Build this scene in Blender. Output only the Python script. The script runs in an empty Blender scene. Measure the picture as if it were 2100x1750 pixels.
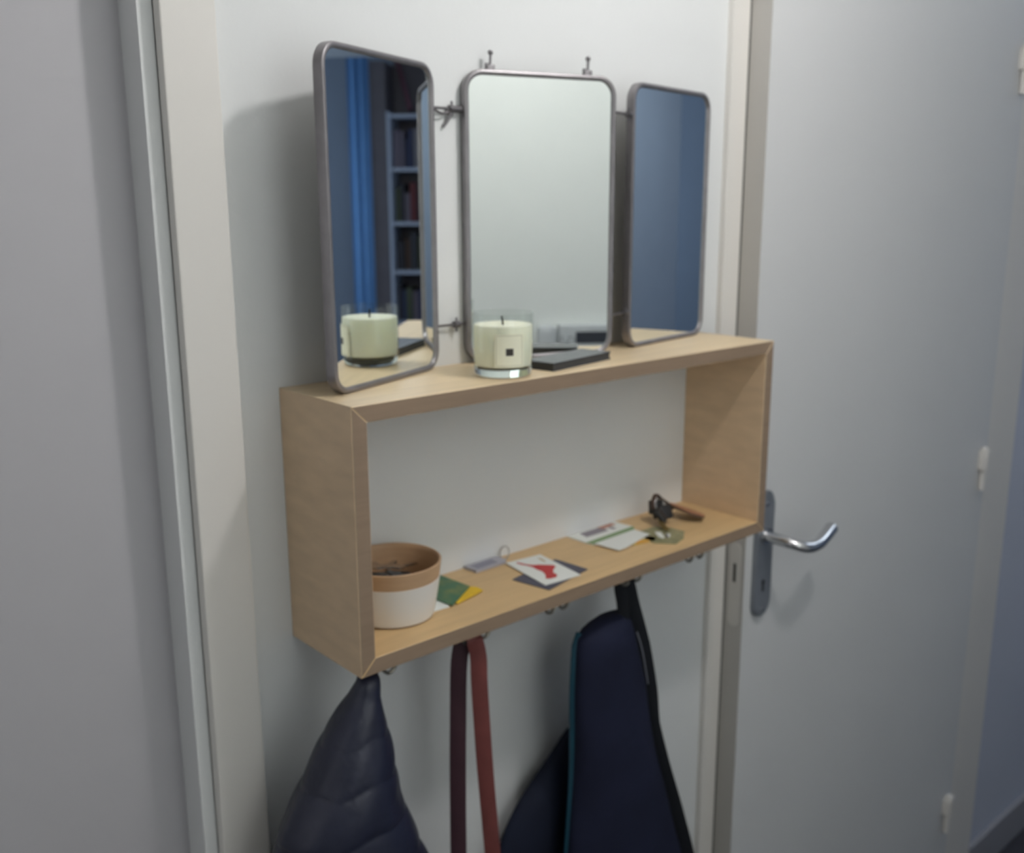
import bpy, bmesh, math, random
from mathutils import Vector, Matrix
random.seed(7)
sc = bpy.context.scene
C = sc.collection
ZS = 1.30                      # height of the shelf's underside above the floor; shapes below are given from that level

# ------------------------------------------------------------------ camera
cam_d = bpy.data.cameras.new('camera')
cam = bpy.data.objects.new('camera', cam_d); C.objects.link(cam)
yaw, pit, rol = 0.7212386, 0.2201714, -0.0040899
fwd = Vector((math.sin(yaw)*math.cos(pit), math.cos(yaw)*math.cos(pit), -math.sin(pit)))
right = Vector((math.cos(yaw), -math.sin(yaw), 0)); up = right.cross(fwd)
r_ = right*math.cos(rol) + up*math.sin(rol); u_ = up*math.cos(rol) - right*math.sin(rol)
M = Matrix((r_, u_, -fwd)).transposed().to_4x4()
M.translation = Vector((-0.493667, -0.936001, 0.469913 + ZS))
cam.matrix_world = M
cam_d.sensor_fit = 'HORIZONTAL'; cam_d.sensor_width = 36.0
cam_d.lens = 2019.07/2100*36.0
cam_d.clip_start = 0.02; cam_d.clip_end = 60
cam_d.dof.use_dof = True
cam_d.dof.focus_distance = 0.62
cam_d.dof.aperture_fstop = 8.0
sc.camera = cam

# ------------------------------------------------------------------ world, exposure
w = bpy.data.worlds.new('world'); sc.world = w; w.use_nodes = True
w.node_tree.nodes['Background'].inputs[0].default_value = (0.5, 0.6, 0.75, 1)
w.node_tree.nodes['Background'].inputs[1].default_value = 0.3
sc.view_settings.view_transform = 'Standard'
sc.view_settings.look = 'None'
sc.view_settings.exposure = -0.2
sc.view_settings.gamma = 1.0
sc.view_settings.use_curve_mapping = False

# lamp: the bare bulb of the hall ceiling light and an added area light that fills the far room
LAMP = (0.46, -0.68, 1.12)
BULB_STRENGTH = 196.0
FAR_POWER = 34.0
fl = bpy.data.lights.new('far_room_fill', 'AREA'); fl.shape = 'RECTANGLE'; fl.size = 1.2; fl.size_y = 1.2
fl.energy = FAR_POWER; fl.color = (0.66, 0.8, 1.0)
flo = bpy.data.objects.new('far_room_fill', fl); C.objects.link(flo)
flo.location = (4.6, -3.6, 0.7 + ZS); flo.rotation_euler = (math.radians(80), 0, math.radians(-12))

FILL_GLOW = (1.27, 0.46)      # frosted pane across the hall, frosted pane at the hall's left end, both added fill light
PANEL_STRENGTH = 8.0

# ------------------------------------------------------------------ materials
def srgb(r, g, b):
    f = lambda c: (c/255/12.92) if c/255 <= 0.04045 else ((c/255+0.055)/1.055)**2.4
    return (f(r), f(g), f(b), 1)

def mat(name, col, rough=0.6, metal=0.0, var=0.0, vscale=8.0, bump=0.0, bscale=60.0, spec=0.5, stretch=None, emit=None, sheen=0.0):
    m = bpy.data.materials.new(name); m.use_nodes = True
    nt = m.node_tree; b = nt.nodes['Principled BSDF']
    b.inputs['Roughness'].default_value = rough; b.inputs['Metallic'].default_value = metal
    b.inputs['Specular IOR Level'].default_value = spec
    if sheen: b.inputs['Sheen Weight'].default_value = sheen
    tc = nt.nodes.new('ShaderNodeTexCoord'); mp = nt.nodes.new('ShaderNodeMapping')
    nt.links.new(tc.outputs['Object'], mp.inputs[0])
    if stretch: mp.inputs['Scale'].default_value = stretch
    nz = nt.nodes.new('ShaderNodeTexNoise'); nz.inputs['Scale'].default_value = vscale; nz.inputs['Detail'].default_value = 4
    nt.links.new(mp.outputs[0], nz.inputs[0])
    rp = nt.nodes.new('ShaderNodeValToRGB')
    lo = tuple(c*(1-var) for c in col[:3]) + (1,); hi = tuple(min(1, c*(1+var)) for c in col[:3]) + (1,)
    rp.color_ramp.elements[0].color = lo; rp.color_ramp.elements[1].color = hi
    rp.color_ramp.elements[0].position = 0.3; rp.color_ramp.elements[1].position = 0.7
    nt.links.new(nz.outputs[0], rp.inputs[0]); nt.links.new(rp.outputs[0], b.inputs['Base Color'])
    if bump:
        n2 = nt.nodes.new('ShaderNodeTexNoise'); n2.inputs['Scale'].default_value = bscale; n2.inputs['Detail'].default_value = 5
        nt.links.new(mp.outputs[0], n2.inputs[0])
        bp = nt.nodes.new('ShaderNodeBump'); bp.inputs['Strength'].default_value = bump; bp.inputs['Distance'].default_value = 0.004
        nt.links.new(n2.outputs[0], bp.inputs['Height']); nt.links.new(bp.outputs[0], b.inputs['Normal'])
    if emit:
        b.inputs['Emission Color'].default_value = emit[0]; b.inputs['Emission Strength'].default_value = emit[1]
    return m

WALL = mat('wall_paint', (0.785, 0.80, 0.80, 1), 0.75, var=0.012, vscale=3, bump=0.06, bscale=180)
TRIM = mat('trim_paint', (0.80, 0.775, 0.735, 1), 0.42, var=0.01, vscale=4)
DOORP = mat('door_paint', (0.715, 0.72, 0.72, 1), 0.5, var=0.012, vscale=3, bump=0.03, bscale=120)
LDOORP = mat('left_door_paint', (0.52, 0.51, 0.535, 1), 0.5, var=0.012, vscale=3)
BLUE = mat('blue_wall_paint', (0.20, 0.235, 0.29, 1), 0.7, var=0.03, vscale=3)
PALEBLUE = mat('pale_blue_wall_paint', (0.58, 0.61, 0.70, 1), 0.7, var=0.02, vscale=3)
CEIL = mat('ceiling_paint', (0.82, 0.82, 0.81, 1), 0.8, var=0.01)
FLOOR = mat('floor_laminate', (0.045, 0.045, 0.055, 1), 0.45, var=0.25, vscale=5, stretch=(1, 9, 1))
def wood(name, col, stretch, rough=0.42):
    return mat(name, col, rough, var=0.07, vscale=7, bump=0.05, bscale=30, stretch=stretch)
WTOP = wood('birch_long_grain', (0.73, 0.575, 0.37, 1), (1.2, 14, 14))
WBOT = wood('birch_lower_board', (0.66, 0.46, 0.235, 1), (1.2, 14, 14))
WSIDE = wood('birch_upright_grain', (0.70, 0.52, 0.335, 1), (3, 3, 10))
WEDGE = wood('birch_plywood_edge', (0.29, 0.205, 0.14, 1), (2, 9, 26), 0.55)
METAL = mat('brushed_zinc', (0.29, 0.275, 0.285, 1), 0.40, 0.75, var=0.08, vscale=60)
METALD = mat('dark_wire_metal', (0.22, 0.21, 0.22, 1), 0.4, 0.8, var=0.1, vscale=80)
BACKP = mat('mirror_backing', (0.30, 0.28, 0.26, 1), 0.6, 0.3, var=0.05)
CHROME = mat('satin_chrome', (0.66, 0.66, 0.67, 1), 0.22, 1.0, var=0.02)
PLATE = mat('aluminium_plate', (0.26, 0.28, 0.31, 1), 0.4, 0.4, var=0.05, vscale=30)
MIRROR = mat('silvered_glass', (0.91, 0.955, 0.94, 1), 0.0, 1.0)
HOOKM = mat('hook_metal', (0.30, 0.28, 0.24, 1), 0.35, 0.9, var=0.1)
WAX = mat('cream_wax', (0.93, 0.915, 0.74, 1), 0.5, var=0.01)
_w = WAX.node_tree.nodes['Principled BSDF']; _w.inputs['Subsurface Weight'].default_value = 0.35; _w.inputs['Subsurface Scale'].default_value = 0.02; _w.inputs['Subsurface Radius'].default_value = (1.0, 0.95, 0.7)
WICK = mat('wick_black', (0.02, 0.02, 0.02, 1), 0.9)
LABELM = mat('cream_label', (0.88, 0.87, 0.68, 1), 0.6)
LABELB = mat('label_border', (0.52, 0.52, 0.38, 1), 0.6)
EMBLEM = mat('label_emblem', (0.045, 0.04, 0.035, 1), 0.6)
BLACK = mat('black_cover', (0.06, 0.066, 0.078, 1), 0.26, var=0.1, vscale=20)
PAGES = mat('dark_page_edge', (0.05, 0.05, 0.05, 1), 0.8)
BOWLW = wood('bowl_wood', (0.52, 0.34, 0.20, 1), (3, 3, 18), 0.5)
BOWLP = mat('bowl_white_paint', (0.78, 0.76, 0.72, 1), 0.55, var=0.01)
PAPER = mat('white_paper', (0.82, 0.85, 0.82, 1), 0.6, var=0.01)
RED = mat('red_print', (0.50, 0.045, 0.05, 1), 0.6)
GOLDP = mat('tan_print', (0.55, 0.45, 0.28, 1), 0.6)
DARKC = mat('dark_slate_card', (0.085, 0.085, 0.12, 1), 0.55)
YELLOW = mat('yellow_card', (0.80, 0.52, 0.02, 1), 0.55)
GREENP = mat('green_strip', (0.22, 0.34, 0.16, 1), 0.6)
PURP = mat('mauve_print', (0.28, 0.25, 0.29, 1), 0.6)
REDDISH = mat('brick_print', (0.48, 0.24, 0.18, 1), 0.6)
ORANGE = mat('amber_print', (0.70, 0.36, 0.06, 1), 0.6)
GREYPL = mat('grey_tag_plastic', (0.42, 0.42, 0.48, 1), 0.3)
GREYIN = mat('grey_tag_insert', (0.27, 0.27, 0.34, 1), 0.5)
LEATHER = mat('tan_leather', (0.42, 0.20, 0.11, 1), 0.5, var=0.12, vscale=60, bump=0.2, bscale=200)
DLEATH = mat('dark_leather', (0.075, 0.045, 0.035, 1), 0.6, var=0.1, vscale=40)
BLKPL = mat('black_plastic', (0.022, 0.022, 0.024, 1), 0.35)
STEEL = mat('steel', (0.62, 0.62, 0.62, 1), 0.25, 1.0)
BRASS = mat('brass', (0.42, 0.32, 0.14, 1), 0.35, 1.0)
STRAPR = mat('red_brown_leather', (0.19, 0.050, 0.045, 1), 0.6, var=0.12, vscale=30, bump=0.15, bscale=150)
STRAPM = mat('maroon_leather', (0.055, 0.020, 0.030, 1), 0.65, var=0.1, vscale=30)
NAVY = mat('navy_nylon', (0.015, 0.018, 0.040, 1), 0.42, var=0.15, vscale=20, bump=0.5, bscale=38, spec=0.6)
NAVYC = mat('navy_canvas', (0.012, 0.015, 0.036, 1), 0.8, var=0.2, vscale=12, bump=0.2, bscale=300, spec=0.25)
NAVYD = mat('dark_navy_canvas', (0.010, 0.014, 0.03, 1), 0.75, var=0.5, vscale=6, bump=0.2, bscale=300, spec=0.25)
TEAL = mat('teal_piping', (0.013, 0.085, 0.135, 1), 0.55)
WEB = mat('black_webbing', (0.012, 0.014, 0.018, 1), 0.7, bump=0.3, bscale=400, spec=0.25)
WEBL = mat('pale_stitching', (0.22, 0.23, 0.27, 1), 0.6)
CURT = mat('blue_cloth', (0.15, 0.33, 0.62, 1), 0.8, var=0.04)
DWOOD = mat('dark_wood', (0.13, 0.115, 0.125, 1), 0.5, var=0.1)
WSHELF = mat('white_laminate', (0.42, 0.46, 0.54, 1), 0.5)
GREYW = mat('pale_grey_plastic', (0.62, 0.65, 0.67, 1), 0.4)
SCREEN = mat('dark_screen', (0.04, 0.045, 0.06, 1), 0.3)
ICON = mat('grey_icon', (0.25, 0.27, 0.29, 1), 0.5)
BULBM = mat('lit_bulb', (1, 1, 1, 1), 0.5, emit=((1.0, 0.975, 0.96, 1), BULB_STRENGTH))
PANELM = mat('lit_panel', (1, 1, 1, 1), 0.5, emit=((0.80, 0.89, 1.0, 1), PANEL_STRENGTH))

# photo print: mottled green leaves on dark ground
def leafy():
    m = mat('green_photo_print', (0.08, 0.2, 0.1, 1), 0.45)
    nt = m.node_tree; r = [n for n in nt.nodes if n.type == 'VALTORGB'][0]; nz = [n for n in nt.nodes if n.type == 'TEX_NOISE'][0]
    nz.inputs['Scale'].default_value = 45
    r.color_ramp.elements[0].color = (0.05, 0.16, 0.085, 1); r.color_ramp.elements[1].color = (0.22, 0.25, 0.07, 1)
    r.color_ramp.elements[0].position = 0.45; r.color_ramp.elements[1].position = 0.75
    return m
LEAFY = leafy()
def olive():
    m = mat('olive_photo_print', (0.3, 0.3, 0.15, 1), 0.45)
    nt = m.node_tree; r = [n for n in nt.nodes if n.type == 'VALTORGB'][0]; nz = [n for n in nt.nodes if n.type == 'TEX_NOISE'][0]
    nz.inputs['Scale'].default_value = 60
    r.color_ramp.elements[0].color = (0.20, 0.21, 0.11, 1); r.color_ramp.elements[1].color = (0.36, 0.33, 0.19, 1)
    return m
OLIVE = olive()
# clear glass
GLASS = bpy.data.materials.new('clear_glass'); GLASS.use_nodes = True
_b = GLASS.node_tree.nodes['Principled BSDF']
_b.inputs['Base Color'].default_value = (0.93, 0.985, 0.96, 1); _b.inputs['Roughness'].default_value = 0.0
_b.inputs['Transmission Weight'].default_value = 1.0; _b.inputs['IOR'].default_value = 1.38

# thin-walled glass: clear with a fresnel sheen
THING = bpy.data.materials.new('thin_glass'); THING.use_nodes = True
_n = THING.node_tree; _n.nodes.clear()
_o = _n.nodes.new('ShaderNodeOutputMaterial'); _m = _n.nodes.new('ShaderNodeMixShader'); _t = _n.nodes.new('ShaderNodeBsdfTransparent'); _g = _n.nodes.new('ShaderNodeBsdfGlossy'); _f = _n.nodes.new('ShaderNodeFresnel')
_t.inputs[0].default_value = (0.958, 0.970, 0.960, 1); _g.inputs['Roughness'].default_value = 0.04; _f.inputs[0].default_value = 1.5
_gm = _n.nodes.new('ShaderNodeNewGeometry'); _sb = _n.nodes.new('ShaderNodeMath'); _sb.operation = 'SUBTRACT'; _sb.inputs[0].default_value = 1.0; _mu = _n.nodes.new('ShaderNodeMath'); _mu.operation = 'MULTIPLY'
_n.links.new(_gm.outputs['Backfacing'], _sb.inputs[1]); _n.links.new(_sb.outputs[0], _mu.inputs[0]); _n.links.new(_f.outputs[0], _mu.inputs[1]); _n.links.new(_mu.outputs[0], _m.inputs[0]); _n.links.new(_t.outputs[0], _m.inputs[1]); _n.links.new(_g.outputs[0], _m.inputs[2]); _n.links.new(_m.outputs[0], _o.inputs[0])

# ------------------------------------------------------------------ helpers
def obj(name, bm, m, parent=None, smooth=False, xf=None, autos=None):
    """link a bmesh (shelf-level coordinates) as one object"""
    if xf is not None: bmesh.ops.transform(bm, matrix=xf, verts=bm.verts)
    bmesh.ops.recalc_face_normals(bm, faces=bm.faces)
    bmesh.ops.translate(bm, verts=bm.verts, vec=(0, 0, ZS))
    xs = [v.co.x for v in bm.verts]; ys = [v.co.y for v in bm.verts]; zs = [v.co.z for v in bm.verts]
    o0 = Vector(((min(xs)+max(xs))/2, (min(ys)+max(ys))/2, min(zs)))
    bmesh.ops.translate(bm, verts=bm.verts, vec=-o0)
    me = bpy.data.meshes.new(name)
    if smooth or autos:
        for f in bm.faces: f.smooth = True
    if autos:
        for e in bm.edges:
            if len(e.link_faces) == 2 and e.calc_face_angle(0) > math.radians(autos): e.smooth = False
    for mm in (m if isinstance(m, (list, tuple)) else [m]): me.materials.append(mm)
    bm.to_mesh(me); bm.free()
    o = bpy.data.objects.new(name, me); C.objects.link(o)
    o.location = o0
    if parent is not None:
        o.parent = parent
        o.location = o0 - wloc(parent)
    return o

def wloc(o):
    v = Vector(o.location)
    while o.parent: o = o.parent; v = v + Vector(o.location)
    return v

def thing(name, loc, label, cat, group=None):
    o = bpy.data.objects.new(name, None); C.objects.link(o); o.empty_display_size = 0.05
    o.location = (loc[0], loc[1], loc[2] + ZS)
    return tag(o, label, cat, group)
def tag(o, label, cat, group=None, kind=None):
    o['label'] = label; o['category'] = cat
    if group: o['group'] = group
    if kind: o['kind'] = kind
    return o
def struct(o, label=None):
    o['kind'] = 'structure'
    if label: o['label'] = label
    return o

def box(bm, x0, x1, y0, y1, z0, z1, bev=0.0):
    vs = [bm.verts.new((x, y, z)) for z in (z0, z1) for y in (y0, y1) for x in (x0, x1)]
    fs = [(0, 2, 3, 1), (4, 5, 7, 6), (0, 1, 5, 4), (2, 6, 7, 3), (0, 4, 6, 2), (1, 3, 7, 5)]
    F = [bm.faces.new([vs[i] for i in f]) for f in fs]
    if bev: bmesh.ops.bevel(bm, geom=list({e for f in F for e in f.edges}), offset=bev, segments=2, affect='EDGES', profile=0.6)
    return bm
def B(*a, bev=0.0): return box(bmesh.new(), *a, bev=bev)

def prism(bm, poly, z0, z1):
    lo = [bm.verts.new((p[0], p[1], z0 if len(p) < 3 else z0 + p[2])) for p in poly]
    hi = [bm.verts.new((p[0], p[1], z1 if len(p) < 3 else z1 + p[2])) for p in poly]
    bm.faces.new(lo[::-1]); bm.faces.new(hi)
    n = len(poly)
    for i in range(n): bm.faces.new((lo[i], lo[(i+1) % n], hi[(i+1) % n], hi[i]))
    return bm
def PR(poly, z0, z1): return prism(bmesh.new(), poly, z0, z1)

def lathe(prof, n=48, cx=0, cy=0, closed=False):
    bm = bmesh.new(); rings = []
    for r, z in prof:
        if r < 1e-6: rings.append([bm.verts.new((cx, cy, z))])
        else: rings.append([bm.verts.new((cx + r*math.cos(2*math.pi*i/n), cy + r*math.sin(2*math.pi*i/n), z)) for i in range(n)])
    seq = list(zip(rings, rings[1:])) + ([(rings[-1], rings[0])] if closed else [])
    for a, b in seq:
        for i in range(n):
            j = (i+1) % n
            if len(a) == 1 and len(b) == 1: break
            if len(a) == 1: bm.faces.new((a[0], b[j], b[i]))
            elif len(b) == 1: bm.faces.new((a[i], a[j], b[0]))
            else: bm.faces.new((a[i], a[j], b[j], b[i]))
    return bm

def smoothpath(pts, sub=6):
    P = [Vector(p) for p in pts]; out = []
    for i in range(len(P)-1):
        p0 = P[max(i-1, 0)]; p1 = P[i]; p2 = P[i+1]; p3 = P[min(i+2, len(P)-1)]
        for k in range(sub):
            t = k/sub
            out.append(0.5*((2*p1) + (p2-p0)*t + (2*p0-5*p1+4*p2-p3)*t*t + (3*p1-p0-3*p2+p3)*t**3))
    out.append(P[-1]); return out

def tube(bm, pts, rad, n=10, cap=True):
    """round tube along pts; rad a number or list"""
    P = [Vector(p) for p in pts]; rings = []; prev = None
    for i, p in enumerate(P):
        t = (P[min(i+1, len(P)-1)] - P[max(i-1, 0)]).normalized()
        a = prev if prev is not None else (Vector((0, 0, 1)) if abs(t.z) < 0.9 else Vector((1, 0, 0)))
        a = (a - t*a.dot(t)).normalized(); b = t.cross(a); prev = a
        r = rad[i] if isinstance(rad, (list, tuple)) else rad
        rings.append([bm.verts.new(p + a*r*math.cos(2*math.pi*k/n) + b*r*math.sin(2*math.pi*k/n)) for k in range(n)])
    for A, Bq in zip(rings, rings[1:]):
        for k in range(n): bm.faces.new((A[k], A[(k+1) % n], Bq[(k+1) % n], Bq[k]))
    if cap: bm.faces.new(rings[0][::-1]); bm.faces.new(rings[-1])
    return bm

def ribbon(bm, pts, wdirs, width, th):
    """flat strap: section width x th along pts"""
    P = [Vector(p) for p in pts]; rings = []
    for i, p in enumerate(P):
        t = (P[min(i+1, len(P)-1)] - P[max(i-1, 0)]).normalized()
        wd = Vector(wdirs[i] if isinstance(wdirs, list) else wdirs); wd = (wd - t*wd.dot(t)).normalized()
        nn = t.cross(wd)
        ww = width[i] if isinstance(width, list) else width
        rings.append([bm.verts.new(p + wd*sx*ww/2 + nn*sy*th/2) for sx, sy in ((-1, -.6), (-.85, -1), (.85, -1), (1, -.6), (1, .6), (.85, 1), (-.85, 1), (-1, .6))])
    for A, Bq in zip(rings, rings[1:]):
        for k in range(8): bm.faces.new((A[k], A[(k+1) % 8], Bq[(k+1) % 8], Bq[k]))
    bm.faces.new(rings[0][::-1]); bm.faces.new(rings[-1])
    return bm

def sphere(bm, c, r, seg=16, rings=10):
    bmesh.ops.create_uvsphere(bm, u_segments=seg, v_segments=rings, radius=r, matrix=Matrix.Translation(c)); return bm

def interp_rows(rows, n):
    """rows (cx,cy,z,a,b) -> n evenly spaced, smooth"""
    P = rows; out = []
    zs = [r[2] for r in P]
    for k in range(n):
        z = zs[0] + (zs[-1]-zs[0])*k/(n-1)
        i = 0
        while i < len(P)-2 and z < zs[i+1]: i += 1
        t = (z-zs[i])/(zs[i+1]-zs[i]) if zs[i+1] != zs[i] else 0
        p0 = P[max(i-1, 0)]; p1 = P[i]; p2 = P[i+1]; p3 = P[min(i+2, len(P)-1)]
        row = []
        for c in range(5):
            m1 = (p2[c]-p0[c])/max(1e-9, abs(p2[2]-p0[2]))*abs(p2[2]-p1[2]); m2 = (p3[c]-p1[c])/max(1e-9, abs(p3[2]-p1[2]))*abs(p2[2]-p1[2])
            h = (2*t**3-3*t*t+1)*p1[c] + (t**3-2*t*t+t)*m1 + (-2*t**3+3*t*t)*p2[c] + (t**3-t*t)*m2
            row.append(h)
        row[2] = z; out.append(row)
    return out

def loft(rows, n=64, disp=None, pw=2.0):
    bm = bmesh.new(); rings = []
    for r in rows:
        cx, cy, z, a, b = r; ring = []
        for k in range(n):
            th = 2*math.pi*k/n; c, s = math.cos(th), math.sin(th)
            x = a*math.copysign(abs(c)**(2/pw), c); y = b*math.copysign(abs(s)**(2/pw), s)
            d = disp(th, z) if disp else 1.0
            ring.append(bm.verts.new((cx + x*d, cy + y*d, z)))
        rings.append(ring)
    for A, Bq in zip(rings, rings[1:]):
        for k in range(n): bm.faces.new((A[k], A[(k+1) % n], Bq[(k+1) % n], Bq[k]))
    bm.faces.new(rings[0]); bm.faces.new(rings[-1][::-1])
    return bm

FZ = -ZS          # floor
CZ = 1.36         # ceiling

# ------------------------------------------------------------------ room shell
bm = B(-2.2, 5.6, -5.0, 0.3, FZ-0.1, FZ); struct(obj('floor', bm, FLOOR), 'dark laminate floor')
bm = B(-2.2, 5.6, -5.0, 0.3, CZ, CZ+0.1); struct(obj('ceiling', bm, CEIL), 'white ceiling')
bm = bmesh.new()
box(bm, -0.12, 0.80, 0.0, 0.12, FZ, CZ)                 # between the two doors
box(bm, -1.04, -0.12, 0.0, 0.12, 0.96, CZ); box(bm, -2.2, -1.04, 0.0, 0.12, FZ, CZ)
box(bm, 0.80, 1.72, 0.0, 0.12, 0.96, CZ)
struct(obj('wall_back', bm, WALL), 'white painted wall behind the shelf between the two doors')
bm = B(1.72, 5.3, 0.0, 0.12, FZ, CZ); struct(obj('wall_right', bm, PALEBLUE), 'dim blue wall beyond the right door')
bm = B(5.3, 5.42, -5.0, 0.12, FZ, CZ); struct(obj('wall_far', bm, BLUE), 'far blue wall reflected in the side mirrors')
bm = B(-2.2, 1.5, -1.47, -1.35, FZ, CZ); struct(obj('wall_front', bm, mat('wall_front_paint', (0.87, 0.90, 0.875, 1), 0.75, var=0.01)), 'white wall across the hall reflected in the middle mirror')
bm = bmesh.new(); box(bm, 1.5, 3.98, -1.47, -1.35, FZ, CZ); box(bm, 3.86, 3.98, -5.0, -1.47, FZ, CZ)
struct(obj('wall_side', bm, mat('mid_blue_wall_paint', (0.40, 0.455, 0.53, 1), 0.7, var=0.02)), 'blue grey wall reflected in the right mirror wing')
bm = B(-2.32, -2.2, -1.47, 0.12, FZ, CZ); struct(obj('wall_left', bm, WALL), 'white wall at the left end of the hall')
bm = B(3.68, 5.42, -5.1, -5.0, FZ, CZ); struct(obj('wall_end', bm, BLUE), 'end wall of the blue room')
bm = bmesh.new(); box(bm, 1.885, 5.29, -0.012, 0.0, FZ, -1.19, bev=0.003)
struct(obj('baseboard_right', bm, mat('skirting_paint', (0.34, 0.34, 0.37, 1), 0.5, var=0.02)), 'dark grey skirting along the blue wall')

# two frosted, glowing panes added out of view as fill light: one across the hall behind the camera, one at the hall's left end
FILL_PANE1 = mat('fill_glow_across', (0.8, 0.8, 0.8, 1), 0.6, emit=((0.93, 1.0, 0.985, 1), FILL_GLOW[0]))
FILL_PANE2 = mat('fill_glow_left', (0.8, 0.8, 0.8, 1), 0.6, emit=((0.97, 0.97, 1.0, 1), FILL_GLOW[1]))
bm = bmesh.new()
for x0, x1, z0, z1 in ((-0.27, -0.23, -0.14, 0.94), (0.28, 0.32, -0.14, 0.94), (-0.23, 0.28, -0.14, -0.10), (-0.23, 0.28, 0.90, 0.94)): box(bm, x0, x1, -1.35, -1.325, z0, z1, bev=0.003)
w1 = struct(obj('fill_panel_1', bm, TRIM), 'frosted lit pane added across the hall for fill light')
obj('pane', B(-0.23, 0.28, -1.349, -1.335, -0.10, 0.90), FILL_PANE1, w1)
bm = bmesh.new()
for y0, y1, z0, z1 in ((-1.29, -1.25, -0.49, 1.19), (-0.15, -0.11, -0.49, 1.19), (-1.25, -0.15, -0.49, -0.45), (-1.25, -0.15, 1.15, 1.19)): box(bm, -2.2, -2.17, y0, y1, z0, z1, bev=0.003)
w2 = struct(obj('fill_panel_2', bm, TRIM), 'large frosted pane added at the left end of the hall for fill light')
obj('pane', B(-2.199, -2.18, -1.25, -0.15, -0.45, 1.15), FILL_PANE2, w2)

# left door: recessed leaf, jamb, architrave
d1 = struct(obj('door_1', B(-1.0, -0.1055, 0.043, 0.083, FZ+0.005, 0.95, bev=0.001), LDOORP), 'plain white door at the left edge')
bm = bmesh.new(); box(bm, -0.1055, -0.095, 0.0, 0.12, FZ, 0.96); box(bm, -1.04, -1.0, -0.0, 0.12, FZ, 0.96); box(bm, -1.0, -0.1055, 0.0, 0.12, 0.95, 0.96)
struct(obj('trim_1', bm, TRIM), 'white jamb of the left door')
bm = bmesh.new(); box(bm, -0.1050, -0.0510, -0.015, 0.0, FZ, 1.01, bev=0.0015); box(bm, -1.06, -1.0, -0.015, 0.0, FZ, 1.01, bev=0.0015); box(bm, -1.0, -0.105, -0.015, 0.0, 0.955, 1.01, bev=0.001)
struct(obj('trim_2', bm, TRIM), 'white architrave around the left door')

# right door: frame, leaf slightly ajar
bm = bmesh.new(); box(bm, 0.7505, 0.7905, -0.010, 0.0, FZ, 1.0, bev=0.0012); box(bm, 0.7905, 1.74, -0.010, 0.0, 0.955, 1.0, bev=0.001)
box(bm, 1.715, 1.885, -0.024, 0.0, FZ, 1.0, bev=0.003)
struct(obj('trim_3', bm, TRIM), 'white frame around the right door')
e0 = Vector((0.7935, -0.0465)); e1 = Vector((1.712, -0.034))
dx = (e1-e0).normalized(); dn = Vector((-dx.y, dx.x))
def D2(u, v): p = e0 + dx*u + dn*v; return (p.x, p.y)
L_ = (e1-e0).length
d2 = struct(obj('door_2', PR([D2(0, 0), D2(L_, 0), D2(L_, 0.036), D2(0, 0.036)], FZ+0.006, 0.95), DOORP), 'plain white door standing slightly ajar')
obj('edge_band', PR([D2(-0.0006, 0.0004), D2(0, 0.0004), D2(0, 0.0356), D2(-0.0006, 0.0356)], FZ+0.008, 0.948), mat('edge_paint', (0.50, 0.485, 0.455, 1), 0.5), d2)
obj('gap_shade', B(0.7898, 0.7945, -0.0095, -0.0008, FZ+0.001, 0.954), mat('gap_shade_dark', (0.10, 0.095, 0.085, 1), 0.8), d2)  # dark strip standing in for the shade in the gap beside the leaf
Mx = Matrix.Translation((e0.x, e0.y, 0)) @ Matrix.Rotation(math.atan2(dx.y, dx.x), 4, 'Z')
# handle plate on the face (local: x along the leaf, -y out of the face)
def rounded_plate(x0, x1, z0, z1, y0, y1, n=8, r=None):
    r = r or (x1-x0)/2; pts = []
    for cx, cz, a0 in ((x1-r, z1-r, 0), (x0+r, z1-r, 90), (x0+r, z0+r, 180), (x1-r, z0+r, 270)):
        for k in range(n+1):
            a = math.radians(a0 + 90*k/n); pts.append((cx + r*math.cos(a), cz + r*math.sin(a)))
    bm = bmesh.new()
    lo = [bm.verts.new((x, y1, z)) for x, z in pts]; hi = [bm.verts.new((x, y0, z)) for x, z in pts]
    bm.faces.new(lo); top = bm.faces.new(hi[::-1])
    for i in range(len(pts)): bm.faces.new((lo[i], hi[i], hi[(i+1) % len(pts)], lo[(i+1) % len(pts)]))
    bmesh.ops.bevel(bm, geom=list(top.edges), offset=min(0.0015, abs(y1-y0)*0.4), segments=2, affect='EDGES')
    return bm
hp = obj('handle_plate', rounded_plate(0.020, 0.066, -0.203, 0.016, -0.008, 0.0), PLATE, d2, autos=35, xf=Mx); hp['label'] = 'dull aluminium long handle plate with rounded ends'
for z in (-0.006, -0.190):
    obj('screw', tube(bmesh.new(), [(0.044, -0.0075, z), (0.044, -0.0095, z)], 0.0042, 12), STEEL, hp, xf=Mx)
bm = tube(bmesh.new(), [(0.043, -0.0075, -0.142), (0.043, -0.0085, -0.142)], 0.0045, 14); box(bm, 0.0405, 0.0455, -0.0085, -0.0075, -0.158, -0.142)
obj('keyhole', bm, BLKPL, hp, xf=Mx)
lv = smoothpath([(0.040, -0.004, -0.060), (0.040, -0.030, -0.060), (0.041, -0.052, -0.061), (0.050, -0.068, -0.065), (0.070, -0.074, -0.070), (0.100, -0.072, -0.071), (0.130, -0.066, -0.067), (0.158, -0.060, -0.061)], 6)
rr = [0.0092 if i < 14 else 0.0088 + 0.0022*(i-14)/28 for i in range(len(lv))]
bm = tube(bmesh.new(), lv, rr, 16); tube(bm, [(0.040, -0.004, -0.060), (0.040, -0.014, -0.060)], 0.0135, 20)
lh = obj('lever_handle', bm, CHROME, d2, autos=50, xf=Mx); lh['label'] = 'curved satin chrome lever'
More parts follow.
